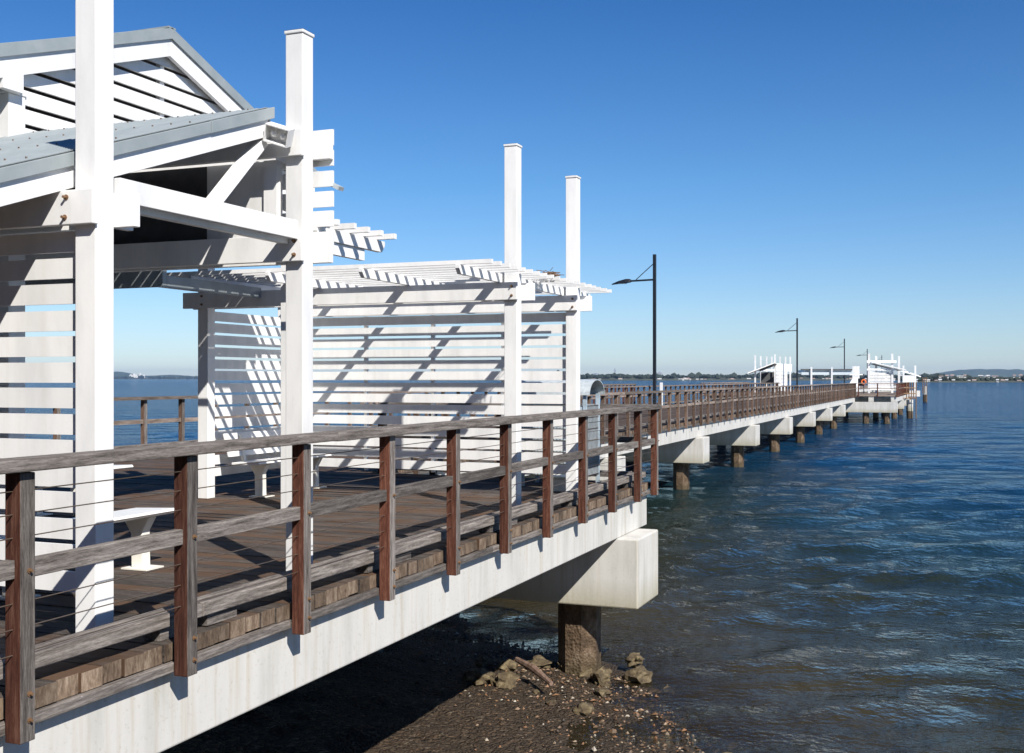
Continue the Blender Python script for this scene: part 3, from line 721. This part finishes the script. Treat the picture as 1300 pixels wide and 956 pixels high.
# ================================================================ FAR PLATFORM SHELTERS
# left shelter with skillion roof
def fl_shelter():
    r_ = empty('skillion_shelter', (118, 20, 0), 'far white shelter with tall posts and dark mono-pitch roof left of the second lamp', 'shelter')
    D = 121
    for i, (px, top) in enumerate(((959.5, 4.0), (966.5, 4.0), (974, 3.95), (980.5, 3.95), (984.6, 4.1), (991, 4.0), (998, 4.0), (1004, 4.0))):
        x, y = P(px, D + (0 if i in (0, 4) else 4+i*.6)); m = MB(); m.box(x, x+.15, y, y+.15, 0, top); m.build('post', 'white', r_)
    a = P(949, D-1); b = P(983.5, D-1); A = Vector((a[0], a[1], 2.10)); B = Vector((b[0], b[1], 3.22)); dx = Vector((3.2, .3, 0))
    m = MB(); vs = [A, B, B+dx, A+dx]; vs = vs + [v-Vector((0, 0, .10)) for v in vs]
    m.add(vs, [(0, 1, 2, 3), (7, 6, 5, 4), (0, 4, 5, 1), (1, 5, 6, 2), (2, 6, 7, 3), (3, 7, 4, 0)]); m.build('roof', 'white', r_)
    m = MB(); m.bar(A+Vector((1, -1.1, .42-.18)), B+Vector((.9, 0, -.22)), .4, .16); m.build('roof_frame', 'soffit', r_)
    m = MB(); x0_, y0_ = P(960, D-.5); x1_, y1_ = P(983, D-.5); m.bar((x0_, y0_, 2.38), (x1_, y1_, 2.38), .1, .16); m.build('beam', 'white', r_)
    a = P(985, D); b = P(1005, D+3); m = MB(); m.bar((a[0], a[1], 2.72), (b[0], b[1], 2.66), .06, .80); m.build('upper_panel', 'white', r_)
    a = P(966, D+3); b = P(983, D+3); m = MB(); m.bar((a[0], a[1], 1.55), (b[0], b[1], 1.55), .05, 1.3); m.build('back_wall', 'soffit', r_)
    a = P(985, D); b = P(999.5, D+2)
    m = MB()
    for k in range(14): z = 2.18-k*.15; m.bar((a[0], a[1], z), (b[0], b[1], z), .04, .11)
    m.build('slat_panel', 'white', r_)
fl_shelter()
# long pale canopy
r_ = empty('long_canopy', (150, 22, 0), 'long pale canopy with dark gutter line across the far platform', 'canopy')
a = P(1016, 150); b = P(1083, 150)
m = MB(); m.bar((a[0], a[1], 2.45), (b[0], b[1], 2.45), 4, .30); m.build('roof', 'galv', r_)
a2 = P(1017, 147.7); b2 = P(1083, 147.7); m = MB(); m.bar((a2[0], a2[1], 2.68), (b2[0], b2[1], 2.68), .5, .14); m.build('gutter', 'soffit', r_)
m = MB(); m.bar((a2[0], a2[1], 2.15), (b2[0], b2[1], 2.15), .3, .35); m.build('fascia', 'galv', r_)
for px in (1031, 1057): x, y = P(px, 147.2); m = MB(); m.box(x, x+.2, y, y+.2, 0, 3.0); m.build('post', 'white', r_)
# right slatted shelter
def frame_shelter(px0, px1, D, label, depth=2.2, top=4.0):
    r_ = empty('slatted_shelter', (*P(px0, D), 0), label, 'shelter')
    a = P(px0, D); b = P(px1, D)
    for q in (a, b):
        for dd in (0, depth): m = MB(); m.box(q[0]+dd, q[0]+dd+.22, q[1]-dd*.25, q[1]-dd*.25+.2, 0, top-(.2 if dd else 0)); m.build('post', 'white', r_)
    for z, h in ((2.4, .2), (3.2, .26)): m = MB(); m.bar((a[0]-.05, a[1]+.3, z), (b[0]-.05, b[1]-.3, z), .08, h); m.build('cross_beam', 'white', r_)
    m = MB()
    for k in range(13): z = 2.15-k*.148; m.bar((a[0]+.1, a[1], z), (b[0]+.1, b[1]+.2, z), .03, .10)
    m.build('slat_panel', 'white', r_)
    m = MB(); m.bar((a[0]-.1, a[1]-.1, 3.15), (b[0]-.1, b[1]-1.2, 2.35), .3, .08); m.build('roof_edge', 'white', r_)
    m = MB(); m.bar((a[0]+1.2, a[1]-.1, 3.0), (b[0]+1.2, b[1]-.6, 2.3), 2.0, .05); m.build('roof', 'roof', r_)
    m = MB(); m.bar((a[0]+.3, a[1], .35), (b[0]+.3, b[1], .35), .4, .06); m.build('bench_seat', 'white', r_)
    return r_
frame_shelter(1104.5, 1134, 114, 'white slatted shelter with four tall posts at the right edge of the far platform')
r_ = empty('end_shelter', (*P(1146, 135), 0), 'small white end shelter with sloping beams right of the four-post shelter', 'shelter')
a = P(1147, 135); b = P(1162, 135)
for q in (a, b): m = MB(); m.box(q[0], q[0]+.2, q[1]-.1, q[1]+.1, -.6, 3.05); m.build('post', 'white', r_)
m = MB(); m.bar((a[0]+.1, a[1], 1.45), (b[0]+.1, b[1], 1.45), .05, .80); m.build('panel', 'white', r_)
c = P(1138, 133); d = P(1160, 133); m = MB(); m.bar((c[0], c[1], 2.55), (d[0], d[1], 1.95), .1, .13); m.build('roof_beam', 'white', r_)
c = P(1149, 136); d = P(1169, 136); m = MB(); m.bar((c[0], c[1], 2.40), (d[0], d[1], 1.70), .1, .13); m.build('roof_beam', 'white', r_)
a = P(1143, 134.5); b = P(1165, 134.5); m = MB(); m.bar((a[0], a[1], -.3), (b[0], b[1], -.3), 1.6, .7); m.build('platform', 'concrete', r_)
a = P(1147, 134.2); m = MB(); m.tube((a[0], a[1]-.6, -4), (a[0], a[1]-.6, -.66), .3, 8); m.build('pile', 'pile', r_)
r_ = empty('small_shelter', (*P(1090, 135), 0), 'little white shelter with splayed side panel between the canopy and the fourth lamp', 'shelter')
for px in (1085.5, 1089, 1091): x, y = P(px, 133); m = MB(); m.box(x, x+.3, y, y+.3, 0, 2.95); m.build('post', 'white', r_)
a = P(1076, 132); b = P(1091, 132); m = MB(); vs = [(a[0], a[1], .5), (b[0], b[1], .5), (b[0], b[1], 1.8), (P(1084, 132)[0], P(1084, 132)[1], 1.8)]
vs += [(x+.12, y, z) for (x, y, z) in vs]; m.add(vs, [(0, 1, 2, 3), (7, 6, 5, 4), (0, 4, 5, 1), (1, 5, 6, 2), (2, 6, 7, 3), (3, 7, 4, 0)]); m.build('side_panel', 'white', r_)
a = P(1078, 132); b = P(1095, 132); m = MB(); m.bar((a[0], a[1], 1.95), (b[0], b[1], 1.95), .3, .12); m.build('roof_beam', 'white', r_)
# lifebuoy on stand
x, y = P(1096.5, 112); r_ = empty('lifebuoy_stand', (x, y, 0), 'orange lifebuoy on a dark stand beside the little white shelter', 'lifebuoy')
m = MB(); nn = 18
vs = []; 
for i in range(nn):
    a_ = 2*math.pi*i/nn
    for j in range(8):
        b_ = 2*math.pi*j/8; q = .20+.075*math.cos(b_); vs.append((x-.1+.085*math.sin(b_), y+q*math.cos(a_), 1.15+q*math.sin(a_)))
fs = [(i*8+j, ((i+1) % nn)*8+j, ((i+1) % nn)*8+(j+1) % 8, i*8+(j+1) % 8) for i in range(nn) for j in range(8)]
m.add(vs, fs); m.build('ring', 'orange', r_, smooth=True)
m = MB(); m.box(x, x+.08, y-.04, y+.04, 0, 1.5); m.build('stand', 'black', r_); m = MB(); m.box(x+.005, x+.075, y+.05, y+.55, .75, 1.5); m.build('board', 'black', r_)
# mooring piles with ladder
x, y = P(1155, 112)
r_ = empty('mooring_pile', (x, y, WZ), 'pale concrete mooring pile with rusty ladder beside the far platform', 'mooring pile')
m = MB(); m.tube((x, y, -4.5), (x, y, -.95), .30, 12); m.build('pile', 'pile', r_); m = MB(); m.tube((x, y, -1.0), (x, y, -.62), .32, 12); m.tube((x, y, -1.75), (x, y, -1.05), .31, 12); m.build('collar', 'concrete', r_)
for k in range(5): m = MB(); q = P(1151+k*3, 111.2); m.tube((*q, -.5 if k < 4 else -4), (*q, 1.1), .05, 6); m.build('upright', 'rust', r_)
for z in (.55, .0, -.45): m = MB(); q = P(1144, 111.2); s_ = P(1163, 111.2); m.tube((*q, z), (*s_, z), .05, 6); m.build('rail', 'rust', r_)
x, y = P(1174, 190)
r_ = empty('mooring_pile', (x, y, WZ), 'lone dark mooring pile standing farthest right in the open water', 'mooring pile')
m = MB(); m.tube((x, y, -4.5), (x, y, -1.2), .32, 10); m.build('pile', 'pile', r_); m = MB(); m.tube((x, y, -1.195), (x, y, .2), .32, 10); m.build('collar', 'concrete', r_)
for k in (-1, 0, 1): q = P(1174+k*2.6, 189.4); m = MB(); m.tube((*q, -2.6 if k == 1 else -1), (*q, 1.7), .06, 6); m.build('upright', 'rust', r_)

# ================================================================ FAR SHORES
def ridge(name, xa, xb, d, prof, mat, thick=None, n=60, seed=0, jag=.0, lab=None):
    """land mass between two bearings: a real mound with a front shore and depth"""
    m = MB(); rows = []; thick = thick or d*.15
    for i in range(n+1):
        t = i/n; px = xa+(xb-xa)*t; h = prof(t)*(1+jag*noise.noise(Vector((t*40, seed, 0))))
        jd = d*(1+.02*noise.noise(Vector((t*6, seed+5, 0))))
        rows.append([(*P(px, jd), WZ-.5), (*P(px, jd*1.004), WZ+h*.25), (*P(px, jd+thick*.25), WZ+h*.75), (*P(px, jd+thick*.5), WZ+h), (*P(px, jd+thick), WZ-.5)])
    vs = [v for r in rows for v in r]; K = 5
    m.add(vs, [(i*K+j, (i+1)*K+j, (i+1)*K+j+1, i*K+j+1) for i in range(n) for j in range(K-1)])
    o = m.build(name, mat, smooth=True); o['kind'] = 'structure'; return o
def bumpf(*bs):
    return lambda t: sum(h*math.exp(-((t-c)/w_)**2) for c, w_, h in bs)
edge = lambda t: min(1, t*14, (1-t)*14)
ridge('hills', 1060, 1560, 9000, lambda t: (18 + bumpf((.33, .10, 62), (.45, .09, 40), (.60, .15, 50), (.12, .07, 14), (.9, .1, 40))(t))*min(1, t*10, (1-t)*10), 'hill', 2500, 120, 1, .10)
ridge('hills', -900, 620, 10000, lambda t: 20 + bumpf((.69, .018, 55), (.735, .02, 24), (.775, .012, 32), (.2, .1, 60), (.4, .08, 50), (.9, .05, 30))(t), 'hill', 2500, 200, 9, .10)
ridge('far_shore', -900, 640, 9000, lambda t: 14*edge(t), 'land', 900, 200, 2, .3)
ridge('far_shore', 520, 1350, 2600, lambda t: 9*edge(t), 'land', 350, 200, 3, .3)
ridge('far_shore', 1135, 1900, 1250, lambda t: 4.5*min(1, t*10), 'land', 260, 160, 4, .3)
# tree belts on the shores: clumps of crowns of uneven height, one object each
def belt(xa, xb, d0, d1, n, r0, r1, base, lab, seed):
    rb = random.Random(seed); m = MB()
    for k in range(n):
        px = rb.uniform(xa, xb); d = rb.uniform(d0, d1); x, y = P(px, d); r = rb.uniform(r0, r1)*(1.6 if rb.random() < .06 else 1)
        m.blob((x, y, base+r*.5), (r*rb.uniform(.8, 1.6), r*rb.uniform(.8, 1.6), r*rb.uniform(.7, 1.2)), 1, .35, k)
    tag(m.build('tree_belt', 'tree'), lab, 'trees', kind='stuff')
belt(1140, 1420, 1264, 1400, 900, 1.2, 2.6, .2, 'dark belt of trees on the near right shore', 1)
belt(620, 1200, 2640, 2800, 900, 3.0, 6.0, 4.0, 'low dark belt of trees along the middle shore', 2)
belt(-250, 640, 9100, 9300, 500, 8, 16, 4, 'thin wooded shoreline on the horizon at left', 3)
rt = random.Random(31); m = MB()  # unseen trees added behind the camera to cut the low sky fill
for k in range(700):
    x = rt.uniform(-36, -15); y = rt.uniform(-75, 60); r = rt.uniform(1.6, 3.4); m.blob((x, y, rt.uniform(-.5, 11.5)), (r, r, r*.9), 1, .4, k)
tag(m.build('added_screen_trees', 'tree'), 'dense unseen trees added behind the camera to block low sky light', 'trees', kind='stuff')
# houses
def house(x, y, z, w_, d_, h, mat, lab, grp, flat=False):
    ang = math.atan2(y, x)
    r_ = empty('house', (x, y, z), lab, 'house', grp)
    m = MB(); m.box(-d_/2, d_/2, -w_/2, w_/2, -2, h); wl = m.build('wall', 'house'); wl.parent = r_
    m = MB(); rh = h*.45; m.prism([(-d_/2-.4, h), (d_/2+.4, h), (0, h+rh)], 1, -w_/2-.4, w_/2+.4); rf = m.build('roof', mat); rf.parent = r_
    m = MB()
    for k in (-.3, 0, .3): m.box(-d_/2-.06, -d_/2-.01, w_*k-.6, w_*k+.6, h*.3, h*.7)
    wn = m.build('window', 'soffit'); wn.parent = r_
    r_.rotation_euler.z = ang
rh = random.Random(21)
for k in range(46):
    px = 1146 + k*5.6 + rh.uniform(-3.5, 3.5); low = rh.random() < .55
    d = rh.uniform(1256, 1262) if low else rh.uniform(1300, 1330); x, y = P(px, d)
    house(x, y, -2.0 if low else 3.2, rh.uniform(2.2, 4.2) if rh.random() < .8 else 6.5, 6, rh.uniform(1.2, 2.4), rh.choice(('tile', 'tile2', 'tile2')), 'small pale house on the right-hand shore' + (' at the water edge' if low else ' up among the trees'), 'houses on the right-hand shore')
for k in range(40):
    px = 742 + 430*rh.random()**.8; d = rh.uniform(2622, 2634); x, y = P(px, d)
    house(x, y, -1.0, rh.choice((3, 4, 5, 6, 9, 16)), 8, rh.uniform(1.5, 3.6), rh.choice(('tile', 'tile2')), 'tiny pale building on the middle shore behind the walkway', 'buildings on the middle shore')
def tower(px, d, w_, h, lab, dep=None):
    x, y = P(px, d); r_ = empty('tower_block', (x, y, 0), lab, 'tower')
    m = MB(); m.box(x-w_/2, x+w_/2, y-w_/2, y+w_/2, -2, h*.9); m.build('body', 'tower', r_); m = MB(); m.box(x-w_/4, x+w_/4, y-w_/4, y+w_/4, h*.9+.01, h); m.build('roof_plant', 'tower', r_)
tower(756, 7000, 38, 38, 'broad blue-hazed tower block left of the first lamp on the skyline')
tower(772, 7000, 26, 34, 'lower blue-hazed block between the broad block and the thin tower')
tower(780.5, 7000, 9, 66, 'thin tallest tower on the skyline above the bin enclosure')
tower(837.5, 3200, 14, 22, 'dark stubby tower just right of the first lamp post')
for k, (px, hh_) in enumerate(((166, 55), (170, 62), (173, 52), (178, 66), (182, 50))):
    x, y = P(px, 9600); m = MB(); m.box(x-9, x+9, y-9, y+9, -2, hh_*.62); m.box(x-5, x+5, y-5, y+5, hh_*.62+.01, hh_*.75)
    tag(m.build('silo', 'house'), 'white silo in the cluster on the left horizon', 'silo', 'white silos on the left horizon')

# ================================================================ AIR
hz = bpy.data.materials.new('air'); hz.use_nodes = True; t = hz.node_tree; t.nodes.clear()
o_ = t.nodes.new('ShaderNodeOutputMaterial'); pv = t.nodes.new('ShaderNodeVolumePrincipled')
pv.inputs['Color'].default_value = rgb(.42, .66, 1.0); pv.inputs['Density'].default_value = 4.5e-5; pv.inputs['Anisotropy'].default_value = .2
t.links.new(pv.outputs[0], o_.inputs['Volume'])
m = MB(); m.box(-200, 13500, -13500, 13500, -11, 130); h_ = m.build('haze', hz); h_['kind'] = 'stuff'
tag(h_, 'thin blue sea haze over the bay', 'haze')
